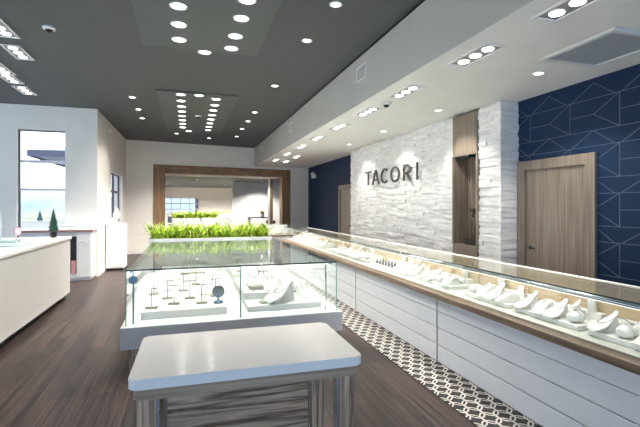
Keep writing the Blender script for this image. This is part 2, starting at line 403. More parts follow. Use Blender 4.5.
# ------------------------------------------------------------------ outdoors
b = NB(); bx(b, -300, 300, 10.7, 400, -.6, -.45); g = struct('ground', b, 'ground')
b = NB()
N = 60
rows = []
for j, (y, base) in enumerate([(170, 0), (190, .75), (230, 1.), (300, .8)]):
    rows.append([b.verts.new((-220 + 440 * i / N, y, -.5 + base * (8.5 + 2.2 * math.sin(i * .45) + 1.3 * math.sin(i * 1.1 + 1)))) for i in range(N + 1)])
for a, c in zip(rows, rows[1:]):
    for i in range(N): b.faces.new((a[i], a[i + 1], c[i + 1], c[i])).smooth = True
struct('hills', b, 'hill')
b = NB(); bx(b, -80, 60, 60, 160, -.449, -.42); struct('ground_field', b, 'field')
# pavilion roof seen through the window
t = thing('pavilion', 'grey hip-roofed pavilion outside the left window', 'pavilion', (-8.1, 26, -.45))
b = NB(); bx(b, .1, 9.9, .1, 13.9, 4.72, 4.9); obj('soffit_boards', b, 'roof', t)
b = NB()
for q in [(0, 10, 0, .09), (0, 10, 13.91, 14), (0, .09, .09, 13.91), (9.91, 10, .09, 13.91)]: bx(b, *q, 4.64, 4.98)
obj('fascia', b, 'wood_beam', t)
b = NB(); vv = [b.verts.new(p) for p in ((.1, .1, 4.9), (9.9, .1, 4.9), (9.9, 13.9, 4.9), (.1, 13.9, 4.9), (5, 5, 6.5), (5, 9, 6.5))]
for q in ((0, 1, 4), (1, 2, 5, 4), (2, 3, 5), (3, 0, 4, 5), (3, 2, 1, 0)): b.faces.new([vv[k] for k in q])
obj('roof', b, 'roof', t)
for x in (3.2, 8.8):
    for y in (3.0, 11.5):
        b = NB(); bx(b, x - .12, x + .12, y - .12, y + .12, 0, 4.72); obj('post', b, 'wood_beam', t)
def fir(loc, h, r, label, name='fir_tree', potted=False):
    t = thing(name, label, 'plant' if potted else 'tree', loc)
    z0 = .22 * h if potted else .12 * h
    b = NB()
    if potted: lathe(b, [(r * .45, 0), (r * .62, .18 * h), (r * .55, .18 * h), (r * .5, .15 * h)], 16); obj('pot', b, 'dark', t); b = NB()
    tube(b, [(0, 0 if not potted else .15 * h, 0)] and [(0, 0, .02 * h if not potted else .15 * h), (0, 0, h * .9)], .05 * r + .004); obj('trunk', b, 'soil', t)
    b = NB(); n = 150
    for k in range(n):
        f = k / n; z = z0 + (h - z0) * f; rr = r * (1 - f) ** .85 * random.uniform(.75, 1.1) + .05 * r
        a = k * 2.4
        p0 = Vector((0, 0, z)); p1 = Vector((math.cos(a) * rr, math.sin(a) * rr, z - .12 * rr)); s = Vector((-math.sin(a), math.cos(a), 0)) * (.2 * rr + .05 * r)
        u = Vector((0, 0, .1 * r + .07 * h * (1 - f)))
        va = [b.verts.new(v) for v in (p0, p0 + (p1 - p0) * .6 + s, p1, p0 + (p1 - p0) * .6 - s, p0 + (p1 - p0) * .45 + u)]
        for q in ((0, 1, 4), (1, 2, 4), (2, 3, 4), (3, 0, 4), (0, 3, 2, 1)): b.faces.new([va[i] for i in q])
    obj('needles', b, 'leaf_dark', t); return t
fir((-17.6, 61, -.42), 1.4, .4, 'small dark conifer standing far outside the left window')

# ------------------------------------------------------------------ foliage trough
def leaves(n, x0, x1, y0, y1, z, lmin, lmax):
    b = NB()
    for k in range(n):
        x = random.uniform(x0, x1); y = random.uniform(y0, y1); a = random.uniform(0, 2 * PI)
        l = random.uniform(lmin, lmax); w = random.uniform(.013, .026); bend = random.uniform(.4, 1.5); lean = random.uniform(.1, .5)
        p = Vector((x, y, z)); ang = lean; prev = None
        sd = Vector((-math.sin(a), math.cos(a), 0)); S = 5
        for i in range(S + 1):
            ww = w * (1 - (i / S) ** 2.2) + .0008
            e = (b.verts.new(p + sd * ww), b.verts.new(p + Vector((0, 0, -.004))), b.verts.new(p - sd * ww))
            if prev:
                b.faces.new((prev[0], prev[1], e[1], e[0])).smooth = True; b.faces.new((prev[1], prev[2], e[2], e[1])).smooth = True
            prev = e
            p = p + Vector((math.cos(a) * math.sin(ang), math.sin(a) * math.sin(ang), math.cos(ang))) * (l / S); ang += bend / S * 1.4
    return b
def trough(x0, x1, y0, y1, z0, z1, lab, leaflab, n=700, lm=.42):
    t = thing('planter_trough', lab, 'planter', ((x0 + x1) / 2, (y0 + y1) / 2, 0), group='white troughs of greenery')
    w, d = (x1 - x0) / 2, (y1 - y0) / 2
    b = NB(); k = .03
    bx(b, -w, w, -d, -d + k, z0, z1, bev=.005); bx(b, -w, w, d - k, d, z0, z1, bev=.005); bx(b, -w, -w + k, -d + k, d - k, z0, z1); bx(b, w - k, w, -d + k, d - k, z0, z1); bx(b, -w + k, w - k, -d + k, d - k, z0, z0 + .03)
    obj('trough', b, 'white', t)
    b = NB(); bx(b, -w + k, w - k, -d + k, d - k, z1 - .08, z1 - .04); obj('soil', b, 'soil', t)
    b = NB(); bx(b, -w + .08, w - .08, -d + .05, d - .05, 0, z0); obj('pedestal', b, 'zebra_h', t)
    f = obj('foliage', leaves(n, x0 + .05, x1 - .05, y0 + .05, y1 - .05, z1 - .05, lm * .57, lm), 'leaf')
    tag(f, leaflab, 'foliage', kind='stuff')
trough(-.64, 1.47, 7.75, 8.4, .5, .99, 'long white trough planter at the back of the glass island case', 'bright green grassy leaves filling the trough behind the glass case', 1000)
trough(-.7, 1.35, 20.3, 20.9, .5, 1.0, 'long white trough planter beyond the walnut portal', 'bright green leaves in the trough beyond the walnut portal', 700, .5)
trough(1.4, 2.5, 25.0, 25.4, .7, 1.10, 'short white trough planter in the far room beyond the portal', 'green leaves in the farthest trough near the far window', 250, .26)

# ------------------------------------------------------------------ island glass case
CX0, CX1, CY0, CY1, CZ0, CZ1 = -.55, 1.51, 4.28, 7.7, .44, .95
case = thing('glass_island_case', 'large free-standing glass jewellery case on a white plinth, behind the white table', 'display case', ((CX0 + CX1) / 2, (CY0 + CY1) / 2, 0))
ox, oy = case.location.x, case.location.y
def lb(b, x0, x1, y0, y1, z0, z1, **k): return bx(b, x0 - ox, x1 - ox, y0 - oy, y1 - oy, z0, z1, **k)
b = NB(); lb(b, CX0 + .02, CX1 - .05, CY0 + .08, CY1 - .02, 0, .235); obj('base', b, 'zebra_v', case)
b = NB(); lb(b, CX0 - .04, CX1 + .05, CY0 - .05, CY1, .235, .44, bev=.006); obj('plinth', b, 'white', case)
G = .010
b = NB(); lb(b, CX0, CX1, CY0, CY0 + G, CZ0, CZ1); obj('front_glass', b, 'glass', case)
b = NB(); lb(b, CX0, CX0 + G, CY0 + G, CY1 - G, CZ0, CZ1); obj('side_glass', b, 'glass', case)
b = NB(); lb(b, CX1 - G, CX1, CY0 + G, CY1 - G, CZ0, CZ1); obj('side_glass', b, 'glass', case)
b = NB(); lb(b, CX0, CX1, CY0, CY1, CZ1, CZ1 + .012); obj('top_glass', b, 'glass_top', case)
XD = .50
b = NB(); lb(b, XD - .005, XD + .005, CY0 + G, CY1 - .1, CZ0, CZ1); obj('divider_glass', b, 'glass_top', case)
b = NB(); lb(b, CX0 + .02, CX1 - .02, CY1 - .08, CY1 - .03, CZ0, CZ1 - .002); obj('back_panel', b, 'white', case)
for x, y, w_ in ((CX0, CY0 - .003, .008), (CX1 - .008, CY0 - .003, .008), (XD - .006, CY0 + .011, .012)):      # ground green edges of the panes
    b = NB(); lb(b, x, x + w_, y, y + .003, CZ0, CZ1); obj('glass_edge', b, 'glass_edge', case)
b = NB(); lb(b, CX0 - .002, CX1 + .002, CY0 - .004, CY0 - .001, CZ1 - .002, CZ1 + .012); obj('glass_edge', b, 'glass_edge_dark', case)
for x in (CX0 + .06, CX1 - .10):
    b = NB(); tube(b, [(x - ox, CY0 + .07 - oy, CZ0), (x - ox, CY0 + .07 - oy, CZ1 - .03)], .009, 10)
    obj('light_pole', b, 'steel_blue' if x < 0 else 'chrome', case)
b = NB(); lathe(b, [(.036, 0), (.04, .006), (.04, .016), (.03, .022)], 20, T=Matrix.Translation((CX0 + .06 - ox, CY0 + .06 - oy, CZ1 - .09)) @ Matrix.Rotation(PI / 2, 4, 'X')); obj('lock', b, 'steel_blue', case, label='round steel blue lock disc')
for x, s in ((CX0 + .045, 1), (CX1 - .045, -1)):
    b = NB(); lb(b, x - .015, x + .015, CY0 + .06, CY1 - .1, CZ1 - .03, CZ1 - .004); r = obj('light_rail', b, 'chrome', case)
    b = NB(); lb(b, x - .009, x + .009, CY0 + .08, CY1 - .14, CZ1 - .034, CZ1 - .030); obj('led_strip', b, 'led', r)
    lamp('case_light', 'AREA', (x - ox, (CY0 + CY1) / 2 - oy, CZ1 - .04), 1.6, case, (0, s * -.45, 0), (1, .98, .93), shape='RECTANGLE', size=.02, size_y=CY1 - CY0 - .3)
# platforms inside
def platform(x0, x1, y0, y1, z0, z1, label, m='leather'):
    b = NB(); bx(b, -(x1 - x0) / 2, (x1 - x0) / 2, -(y1 - y0) / 2, (y1 - y0) / 2, 0, z1 - z0, bev=.004)
    o = obj('display_platform', b, m, loc=((x0 + x1) / 2, (y0 + y1) / 2, z0)); return tag(o, label, 'display platform', 'white platforms in the island case')
platform(-.44, .38, 4.48, 6.1, .44, .515, 'low white platform in the left half of the island case')
platform(-.40, .36, 6.35, 7.45, .44, .56, 'white platform at the back left of the island case')
platform(.60, 1.40, 4.48, 5.9, .44, .50, 'wide white lower platform in the right half of the island case')
platform(.60, 1.05, 4.80, 5.9, .50, .575, 'white upper platform stacked on the right half of the case')
platform(.62, 1.38, 6.2, 7.4, .44, .56, 'white platform at the back right of the island case')

# --- jewellery display prototypes (placed by placing copies)
def ell(bm, n, f):  # ring loft: list of rings of points
    rings = [[bm.verts.new(p) for p in r] for r in f]
    for a, c in zip(rings, rings[1:]):
        for k in range(len(a)): bm.faces.new((a[k], a[(k + 1) % len(a)], c[(k + 1) % len(a)], c[k])).smooth = True
    bm.faces.new(list(reversed(rings[0]))); bm.faces.new(rings[-1])
def neck_bust(name='necklace_bust'):
    t = thing(name, '', 'necklace stand'); b = NB()
    # reclining bust: shoulders low at the front (-x), neck rising at the back (+x)
    rings = []
    for (x, z, w, h) in [(-.085, .010, .045, .006), (-.06, .022, .062, .014), (-.02, .040, .058, .018), (.02, .066, .036, .018), (.045, .090, .024, .016), (.06, .108, .021, .014)]:
        rings.append([(x + .35 * h * math.sin(q), w * math.cos(q), z + h * math.sin(q)) for q in [2 * PI * k / 12 for k in range(12)]])
    ell(b, 12, rings); obj('bust', b, 'leather', t)
    b = NB(); prism(b, [(.0, 0), (.075, 0), (.055, .1), (.045, .1)], .03, T=Matrix.Translation((0, .015, 0)) @ Matrix.Rotation(PI / 2, 4, 'X')); obj('easel', b, 'leather', t)
    b = NB(); tube(b, [(.03 - .075 * math.cos(q), .031 * math.sin(q), .077 + .62 * (.03 - .075 * math.cos(q)) - .014 * math.sin(q) ** 2) for q in [math.radians(-105 + 15 * i) for i in range(15)]], .0026, 5); obj('necklace', b, 'silver', t)
    return t
def ramp(name='bracelet_ramp'):
    t = thing(name, '', 'bracelet stand'); b = NB()
    n = 10
    poly = [(-.09, 0)] + [(-.09 + .16 * i / n, .008 + .06 * math.sin(PI * .62 * i / n)) for i in range(n + 1)] + [(.085, .0)]
    prism(b, poly, .07, T=Matrix.Translation((0, .035, 0)) @ Matrix.Rotation(PI / 2, 4, 'X')); obj('ramp', b, 'leather', t)
    for y in (-.018, .016):
        b = NB(); torus(b, .030, .0035, T=Matrix.Translation((.01, y, .052)) @ Matrix.Rotation(PI / 2 - .2, 4, 'X'), n=16, seg=5, sx=1.2); obj('bracelet', b, 'silver', t)
    return t
def cuff(name='bangle_cushion'):
    t = thing(name, '', 'bangle stand'); b = NB()
    rings = []
    for i in range(9):
        y = -.055 + .11 * i / 8; r = .034 * math.sqrt(max(.12, 1 - (abs(y) / .06) ** 3))
        rings.append([(r * math.cos(q) * 1.25, y, .034 + r * math.sin(q)) for q in [2 * PI * k / 12 for k in range(12)]])
    ell(b, 12, rings); obj('cushion', b, 'leather', t)
    b = NB(); torus(b, .038, .004, T=Matrix.Translation((0, .01, .036)) @ Matrix.Rotation(PI / 2, 4, 'X'), n=16, seg=5, sx=1.2); obj('bangle', b, 'silver', t); return t
def cone(name='ring_cone', m='leather', gem='silver'):
    t = thing(name, '', 'ring stand'); b = NB()
    lathe(b, [(.022, 0), (.020, .006), (.013, .035), (.005, .062), (.001, .065)], 12); obj('cone', b, m, t)
    b = NB(); torus(b, .0115, .0022, T=Matrix.Translation((0, 0, .04)), n=12, seg=5); obj('ring', b, gem, t); return t
def post(name='earring_post'):
    t = thing(name, '', 'earring stand'); b = NB()
    lathe(b, [(.03, 0), (.03, .085), (.026, .092)], 16); obj('column', b, 'leather', t)
    b = NB(); lathe(b, [(.012, .092), (.014, .1), (.004, .112)], 10); obj('jewel', b, 'gold', t); return t
def block(name='earring_block'):
    t = thing(name, '', 'earring stand'); b = NB()
    bx(b, -.02, .02, -.03, .03, 0, .05, bev=.004); obj('block', b, 'tan', t)
    for y in (-.015, .015):
        b = NB(); lathe(b, [(.006, 0), (.008, .005), (.002, .012)], 8, T=Matrix.Translation((-.0, y, .05))); obj('earring', b, 'gold', t)
    return t
def tstand(name='earring_tree'):
    t = thing(name, '', 'earring stand'); b = NB()
    bx(b, -.055, .055, -.03, .03, 0, .022, bev=.002); obj('foot', b, 'grey_card', t)
    b = NB(); tube(b, [(0, 0, .02), (0, 0, .20)], .004, 8); obj('stem', b, 'dark', t)
    b = NB(); tube(b, [(-.06, 0, .2), (.06, 0, .2)], .0035, 6); obj('crossbar', b, 'dark', t)
    for x in (-.05, .05):
        b = NB(); tube(b, [(x, 0, .197), (x, 0, .164)], .0015, 5); lathe(b, [(.001, .13), (.009, .145), (.001, .165)], 8, T=Matrix.Translation((x, 0, 0))); obj('earring', b, 'silver', t)
    return t
protos = {}
used = {}
def put(kind, loc, rz, label, group=None, sc=1.):
    mk = {'bust': neck_bust, 'ramp': ramp, 'cuff': cuff, 'cone': cone, 'post': post, 'block': block, 'tstand': tstand,
          'gem': lambda: cone('gem_ring_cone', 'gem', 'gold')}[kind]
    g = group or {'bust': 'necklace busts', 'ramp': 'bracelet ramps', 'cuff': 'bangle cushions', 'cone': 'ring cones', 'post': 'earring posts', 'block': 'earring blocks', 'tstand': 'earring trees', 'gem': 'dark ring cones'}[kind]
    if kind not in protos:
        o = mk(); protos[kind] = o; o.location = loc; o.rotation_euler = (0, 0, rz); o['label'] = label; o['group'] = g; o.scale = (sc,) * 3; return o
    o = dup(protos[kind], loc, rz, label, g); o.scale = (sc,) * 3; return o

# inside the island case, left half
for x, y, lab in [(-.35, 4.62, 'dark T-shaped earring stand at the front left corner of the island case'),
                  (-.14, 4.74, 'dark T-shaped earring stand, second from the left in the case front row'),
                  (.02, 4.98, 'dark T-shaped earring stand, behind and between the front pair, left half of case'),
                  (.14, 4.70, 'dark T-shaped earring stand just left of the round smoked mirror'),
                  (-.22, 5.05, 'dark T-shaped earring stand in the second row at the left of the case'),
                  (-.05, 5.45, 'dark T-shaped earring stand in the third row, middle of the low left platform'),
                  (.30, 5.02, 'dark T-shaped earring stand directly behind the round smoked mirror'),
                  (-.38, 5.32, 'dark T-shaped earring stand in the third row against the left case glass'),
                  (.10, 5.85, 'dark T-shaped earring stand farthest back on the low left platform')]:
    put('tstand', (x, y, .515), random.uniform(-.2, .2), lab)
t = thing('round_mirror', 'small round smoked mirror on a steel blue foot in the glass case', 'mirror', (.31, 4.68, .515), -.2)
b = NB(); lathe(b, [(.05, 0), (.052, .02), (.03, .026), (.012, .034), (.01, .06)], 18); obj('foot', b, 'steel_blue', t)
b = NB(); lathe(b, [(.06, 0), (.066, .005), (.066, .012), (.06, .016)], 24, T=Matrix.Translation((0, .008, .12)) @ Matrix.Rotation(PI / 2 - .2, 4, 'X')); obj('mirror_disc', b, 'mirror', t)
for (x, y, z, rz, lab) in [(.22, 5.25, .515, -1.4, 'white necklace bust behind the round mirror in the island case'), (-.30, 5.6, .515, -1.7, 'white necklace bust at the left glass of the island case'),
                           (.25, 5.75, .515, -1.5, 'white necklace bust farthest back on the low left platform')]:
    put('bust', (x, y, z), -rz, lab, sc=1.7)
t = thing('bangle_spiral', 'row of silver bangles on a bar at the back left of the island case', 'bangle stand', (.10, 6.55, .56))
b = NB(); bx(b, -.2, .2, -.06, .06, 0, .02); tube(b, [(-.17, 0, .02), (-.17, 0, .16)], .006); tube(b, [(.17, 0, .02), (.17, 0, .16)], .006); tube(b, [(-.17, 0, .16), (.17, 0, .16)], .006); obj('stand', b, 'grey_card', t)
for k in range(7):
    b = NB(); torus(b, .055, .005, T=Matrix.Translation((-.13 + .043 * k, 0, .125)) @ Matrix.Rotation(.35, 4, 'Z') @ Matrix.Rotation(PI / 2, 4, 'Y'), n=20, seg=6); obj('bangle', b, 'silver', t)
put('cuff', (-.2, 6.6, .56), .3, 'white bangle cushion at the back left of the island case, left of the bangle row')
# right half
for (x, y, z, rz, k, lab) in [(.98, 4.62, .50, -.3, 'bust', 'white necklace bust at the middle front of the right half of the case'),
                              (1.29, 4.80, .50, -1.6, 'ramp', 'white bracelet ramp at the front right corner of the island case'),
                              (1.24, 5.1, .50, -1.6, 'cuff', 'white bangle cushion on the lower platform by the right glass of the case'),
                              (1.22, 5.5, .50, -1.6, 'ramp', 'white bracelet ramp on the lower platform, second row by the right glass'),
                              (.93, 5.0, .575, -1.4, 'ramp', 'white bracelet ramp at the front of the upper platform'),
                              (.78, 5.3, .575, -1.6, 'bust', 'white necklace bust in the middle of the upper platform'),
                              (.95, 5.55, .575, -1.7, 'cuff', 'white bangle cushion at the back of the upper platform'),
                              (1.15, 6.5, .56, -1.5, 'bust', 'white necklace bust on the back right platform of the island case'),
                              (.95, 6.9, .56, -1.5, 'ramp', 'white bracelet ramp on the back right platform of the island case')]:
    put(k, (x, y, z), -rz, lab, sc=2.1 if k == 'bust' else 1.7)
def pad(x, y, z, w, d, rz, lab, m='grey_card', h=.02):
    b = NB(); bx(b, -w / 2, w / 2, -d / 2, d / 2, 0, h, bev=.003); o = obj('display_pad', b, m, loc=(x, y, z)); o.rotation_euler = (0, 0, rz); tag(o, lab, 'display pad', 'small pads in the island case')
pad(.82, 4.60, .50, .16, .10, .1, 'small dark taupe pad at the front of the right half of the case')
pad(.76, 4.98, .575, .15, .10, .2, 'small taupe pad on the front edge of the upper platform', h=.045)
pad(1.05, 6.35, .56, .18, .09, .1, 'taupe pad at the front of the back right platform', h=.03)
t = thing('flower_stem', 'yellow-green flower on a short dark stem inside the glass case', 'flower', (.70, 6.35, .56))
b = NB(); bx(b, -.05, .05, -.035, .035, 0, .02); obj('foot', b, 'grey_card', t)
b = NB(); tube(b, [(0, 0, .02), (.01, 0, .09), (-.015, 0, .17)], .005); obj('stem', b, 'dark', t)
b = NB()
for k in range(14):
    a = k * 2.4; prof = [(.0, 0), (.05, .018), (.10, .0), (.05, -.018)]
    prism(b, prof, .003, T=Matrix.Translation((-.03, 0, .17)) @ Matrix.Rotation(a, 4, 'Z') @ Matrix.Rotation(-.3 - .05 * (k % 5), 4, 'Y'))
obj('petals', b, 'yellow_leaf', t)

# ------------------------------------------------------------------ white table in front
TX0, TX1, TY0, TY1, TZ = -.262, .897, 2.115, 2.81, .75
t = thing('display_table', 'low table with rounded white top and zebra-veneer legs in the foreground', 'table', ((TX0 + TX1) / 2, (TY0 + TY1) / 2, 0), -.012)
w, d = (TX1 - TX0) / 2, (TY1 - TY0) / 2
b = NB()
def rrect(w, d, r, n=6):
    p = []
    for cx, cy, a0 in ((w - r, d - r, 0), (-w + r, d - r, PI / 2), (-w + r, -d + r, PI), (w - r, -d + r, 1.5 * PI)):
        p += [(cx + r * math.cos(a0 + PI / 2 * i / n), cy + r * math.sin(a0 + PI / 2 * i / n)) for i in range(n + 1)]
    return p
vs = prism(b, rrect(w, d, .035), .05, z=TZ - .05)
es = [e for e in b.edges if abs(e.verts[0].co.z - e.verts[1].co.z) < 1e-5]
bmesh.ops.bevel(b, geom=es, offset=.006, segments=2, affect='EDGES')
obj('tabletop', b, 'white_top', t)
LW = .085
zt = TZ - .05
b = NB(); bx(b, -w + .035, w - .035, -d + .03, -d + .05, zt - .062, zt); obj('apron', b, 'zebra_apron', t)
b = NB(); bx(b, -w + .035, w - .035, d - .05, d - .03, zt - .062, zt); obj('apron', b, 'zebra_apron', t)
for s in (-1, 1):
    b = NB(); bx(b, s * (w - .03) - .01, s * (w - .03) + .01, -d + .05, d - .05, zt - .062, zt); obj('apron', b, 'zebra_apron', t)
for sx in (-1, 1):
    for sy in (-1, 1):
        b = NB(); x = sx * (w - .035 - LW / 2); y = sy * (d - .03 - LW / 2) + sy * -.001
        bx(b, x - LW / 2, x + LW / 2, y - .03, y + .03, 0, zt - .062); l = obj('leg', b, 'zebra_v', t)
        xi = x - sx * (LW / 2 + .007)
        b = NB(); bx(b, xi - .006, xi + .006, y - .031, y + .031, 0, zt - .062); obj('steel_edge', b, 'chrome', l)
b = NB()
for k in range(4):
    bx(b, -w + .14, w - .14, d - .075, d - .055, .03 + .155 * k, .03 + .155 * (k + 1) - .006)
obj('back_panel', b, 'zebra_h', t)

# ------------------------------------------------------------------ rug strip with interlaced rings
b = NB(); RX0, RX1 = 1.94, 2.365
bx(b, RX0, RX1, .3, 12.15, 0.0005, .006)
def annulus(cx, cy, R, w, n=20):
    z = .0072
    pi, po, qi, qo = [], [], [], []
    for k in range(n):
        c, s = math.cos(2 * PI * k / n), math.sin(2 * PI * k / n)
        f = lambda r: (min(max(cx + r * c, RX0), RX1), cy + r * s * 1.25)
        pi.append(b.verts.new((*f(R - w), z))); po.append(b.verts.new((*f(R), z)))
    for k in range(n):
        j = (k + 1) % n
        try:
            fc = b.faces.new((pi[k], po[k], po[j], pi[j])); fc.material_index = 1
        except Exception: pass
y = .5; row = 0
while y < 12.05:
    for i in range(-1, 5):
        annulus(RX0 + .04 + .122 * i + (.061 if row % 2 else 0), y, .072, .011)
    y += .105; row += 1
bmesh.ops.delete(b, geom=[f for f in b.faces if f.material_index == 1 and f.calc_area() < 1e-7], context='FACES')
tag(obj('runner_rug', b, ['rug_dark', 'rug_ring']), 'dark runner with white interlaced rings along the foot of the right counter', 'rug')

# ------------------------------------------------------------------ right counter units
UX = 2.36
units = [(-.6, 1.55), (1.55, 3.7), (3.7, 5.85), (5.85, 8.0), (8.0, 10.9)]
GX0, GX1, GZ0, GZ1 = 2.40, 2.85, .70, 1.0
uname = ['nearest section of the long right glass counter, mostly out of frame', 'second section of the right glass counter, at the right picture edge', 'middle section of the right glass counter, facing the white table',
         'fourth section of the right glass counter, beside the glass island case', 'farthest section of the right glass counter, below the wall letters']
for (y0, y1), lab in zip(units, uname):
    t = thing('counter_unit', lab, 'display counter', (UX, (y0 + y1) / 2, 0), group='sections of the right counter')
    L = (y1 - y0) / 2; X = lambda x: x - UX
    b = NB(); bx(b, X(UX + .02), X(3.05), -L + .002, L - .002, 0.02, .645); obj('carcass', b, 'white', t)
    zz = [.008, .18, .35, .51, .643]
    b = NB()
    for a, c in zip(zz, zz[1:]):
        bx(b, 0, .018, -L + .009, L - .009, a + .005, c - .005, bev=.003)
    obj('front_boards', b, 'panel', t)
    b = NB(); bx(b, -.004, .019, -L, -L + .007, .008, .643); obj('end_strip', b, 'chrome', t)
    b = NB(); bx(b, -.06, .06, -L, L, .645, .697, bev=.003); obj('wood_ledge', b, 'oak_h', t)
    b = NB(); bx(b, .06, .69, -L + .002, L - .002, .646, .699); obj('deck', b, 'deck', t)
    b = NB(); bx(b, X(GX0), X(GX0) + .008, -L + .002, L - .002, GZ0, GZ1); obj('front_glass', b, 'glass', t)
    b = NB(); bx(b, X(GX0), X(GX1), -L, L, GZ1, GZ1 + .01); obj('top_glass', b, 'glass_top', t)
    b = NB(); bx(b, X(GX0) - .002, X(GX0), -L, L, GZ1 - .001, GZ1 + .010); obj('glass_edge', b, 'glass_edge_dark', t)
    b = NB(); bx(b, X(GX0) + .012, X(GX1), L - .008, L - .002, GZ0, GZ1); obj('divider_glass', b, 'glass', t)
    b = NB(); bx(b, X(GX1), X(GX1) + .02, -L + .002, L - .002, GZ0, GZ1 - .002); obj('back_board', b, 'tan', t)
    b = NB(); bx(b, X(GX1) + .02, X(3.05), -L + .002, L - .002, .699, .98); obj('back_drawers', b, 'white', t)
    b = NB(); tube(b, [(X(GX0) + .028, -L + .01, GZ1 - .022), (X(GX0) + .028, L - .01, GZ1 - .022)], .014, 10); r = obj('light_rail', b, 'chrome', t)
    b = NB(); bx(b, X(GX0) + .036, X(GX0) + .044, -L + .03, L - .03, GZ1 - .04, GZ1 - .035); obj('led_strip', b, 'led', r)
    lamp('counter_light', 'AREA', (X(GX0) + .06, 0, GZ1 - .035), .8 * L, t, (0, -.5, 0), (1, .95, .86), shape='RECTANGLE', size=.02, size_y=2 * L - .1)

# trays and forms along the counter, from the near end to the far end
ty = 1.2; k = 0
trays = []
while ty < 10.6:
    if any(abs(ty + .3 - u[1]) < .31 for u in units[:-1]):
        u = [u for u in units[:-1] if abs(ty + .3 - u[1]) < .31][0]
        if ty + .58 > u[1] - .02: ty = u[1] + .04
    trays.append(ty); ty += .66
rows_of = ['bust', 'ramp', 'cuff', 'bust', 'ramp', 'cone']
nt_ = len(trays)
for k, y0 in enumerate(trays):
    o_ = ORD[k]
    t = thing('jewellery_tray', 'white jewellery tray in the right counter, %s from the near end' % o_, 'tray', (2.655, y0 + .29, .70), group='trays in the right counter')
    b = NB(); bx(b, -.13, .13, -.29, .29, 0, .035, bev=.004)
    obj('tray', b, 'leather', t)
    b = NB(); bx(b, .13, .185, -.25, .27, 0, .085, bev=.003); obj('riser', b, 'leather', t)
    z = .735
    n = 4
    if k == 5:        # tray of dark stones
        for i in range(2):
            for j in range(6):
                put('gem', (2.585 + .09 * i, y0 + .06 + .092 * j, z), 0, 'dark blue ring cone, %s along the %s row of the dark-stone tray' % (ORD[j], ['front', 'back'][i]))
    elif k == 8:
        pad(2.62, y0 + .2, z, .16, .22, 0, 'pale aqua pad on a tray in the far half of the right counter', 'aqua', .012)
        for j in range(3): put('cone', (2.70, y0 + .1 + .15 * j, z), 0, 'white ring cone, %s from the near end behind the aqua pad' % ORD[j])
    else:
        for j in range(4):
            kind = ['bust', 'ramp', 'cuff', 'bust', 'ramp'][(k * 2 + j) % 5]
            put(kind, (2.60 + random.uniform(-.008, .008), y0 + .08 + .145 * j, z), random.uniform(-.45, .45) + (PI / 2 if kind == 'cuff' else 0),
                'white %s, %s from near end, front row of %s counter tray' % ({'bust': 'necklace bust', 'ramp': 'bracelet ramp', 'cuff': 'bangle cushion'}[kind], ORD[j], o_), sc=1.12)
        for j in range(4):
            kind = ['ramp', 'cone', 'bust', 'cuff', 'cone'][(k + j) % 5]
            put(kind, (2.725 + random.uniform(-.006, .006), y0 + .10 + .135 * j, z), random.uniform(-.6, .6),
                'white %s, %s from near end, back row of %s counter tray' % ({'bust': 'necklace bust', 'ramp': 'bracelet ramp', 'cuff': 'bangle cushion', 'cone': 'ring cone'}[kind], ORD[j], o_), sc=1.0)
    for j in range(2):
        kd = 'post' if (k + j) % 2 else 'block'
        put(kd, (2.81, y0 + .13 + .28 * j, .785), 0, '%s on the riser behind the %s tray, %s end' % ({'post': 'white cylindrical earring post', 'block': 'tan earring block'}[kd], o_, ['near', 'far'][j]))

# ------------------------------------------------------------------ return counter at the far end
t = thing('corner_counter', 'small white glass counter at the far end, left of the grey wall', 'display counter', (2.2, 12.6, 0))
b = NB(); bx(b, -.55, .75, -.35, .35, 0, .66); obj('carcass', b, 'white', t)
b = NB(); bx(b, -.58, .78, -.38, .38, .66, .71, bev=.003); obj('wood_ledge', b, 'oak_h', t)
b = NB(); bx(b, -.53, .73, -.34, -.332, .71, 1.0); obj('front_glass', b, 'glass', t)
b = NB(); bx(b, -.53, .73, -.34, .34, 1.0, 1.01); obj('top_glass', b, 'glass_top', t)
b = NB(); bx(b, -.53, .73, .30, .34, .71, .999); obj('back_board', b, 'white', t)
for j in range(4):
    put('bust', (1.85 + .28 * j, 12.5, .71), -PI / 2, 'white necklace bust, %s from the left in the small far counter' % ORD[j])
lamp('counter_light', 'AREA', (.1, -.25, .98), .8, t, (.4, 0, 0), (1, .95, .86), shape='RECTANGLE', size=1.1, size_y=.02)

# ------------------------------------------------------------------ left counter
LX = -1.92
t = thing('white_counter', 'long white counter along the left side, under the window', 'counter', (LX, 4.6, 0))
b = NB(); bx(b, -1.0, 0, -3.6, 3.6, .09, .985, bev=.004); obj('front_panel', b, 'greige', t)
b = NB(); bx(b, -.95, -.07, -3.55, 3.55, 0, .09); obj('toe_kick', b, 'dark', t)
b = NB(); bx(b, -1.03, .025, -3.62, 3.62, .985, 1.03, bev=.008); obj('countertop', b, 'white_top', t)
b = NB(); bx(b, -.001, .012, -3.58, 3.58, .082, .094); obj('steel_edge', b, 'chrome', t)
t = thing('glass_case', 'glass box case standing on the left white counter at the picture edge', 'display case', (-2.72, 6.3, 1.03))
b = NB(); bx(b, -.2, .12, -1.0, 1.0, 0, .03); obj('base', b, 'white', t)
for q in [(-.2, .12, .99, 1.0), (-.2, .12, -1.0, -.99), (.112, .12, -.99, .99), (-.2, -.192, -.99, .99)]:
    b = NB(); bx(b, *q, .03, .40); obj('glass_pane', b, 'glass', t)
b = NB(); bx(b, -.2, .12, -1, 1, .40, .41); obj('glass_top', b, 'glass_top', t)
for x in (.112, .04):
    b = NB(); bx(b, x - .012, x + .012, .985, 1.005, .0, .42); obj('corner_post', b, 'frame_white', t)
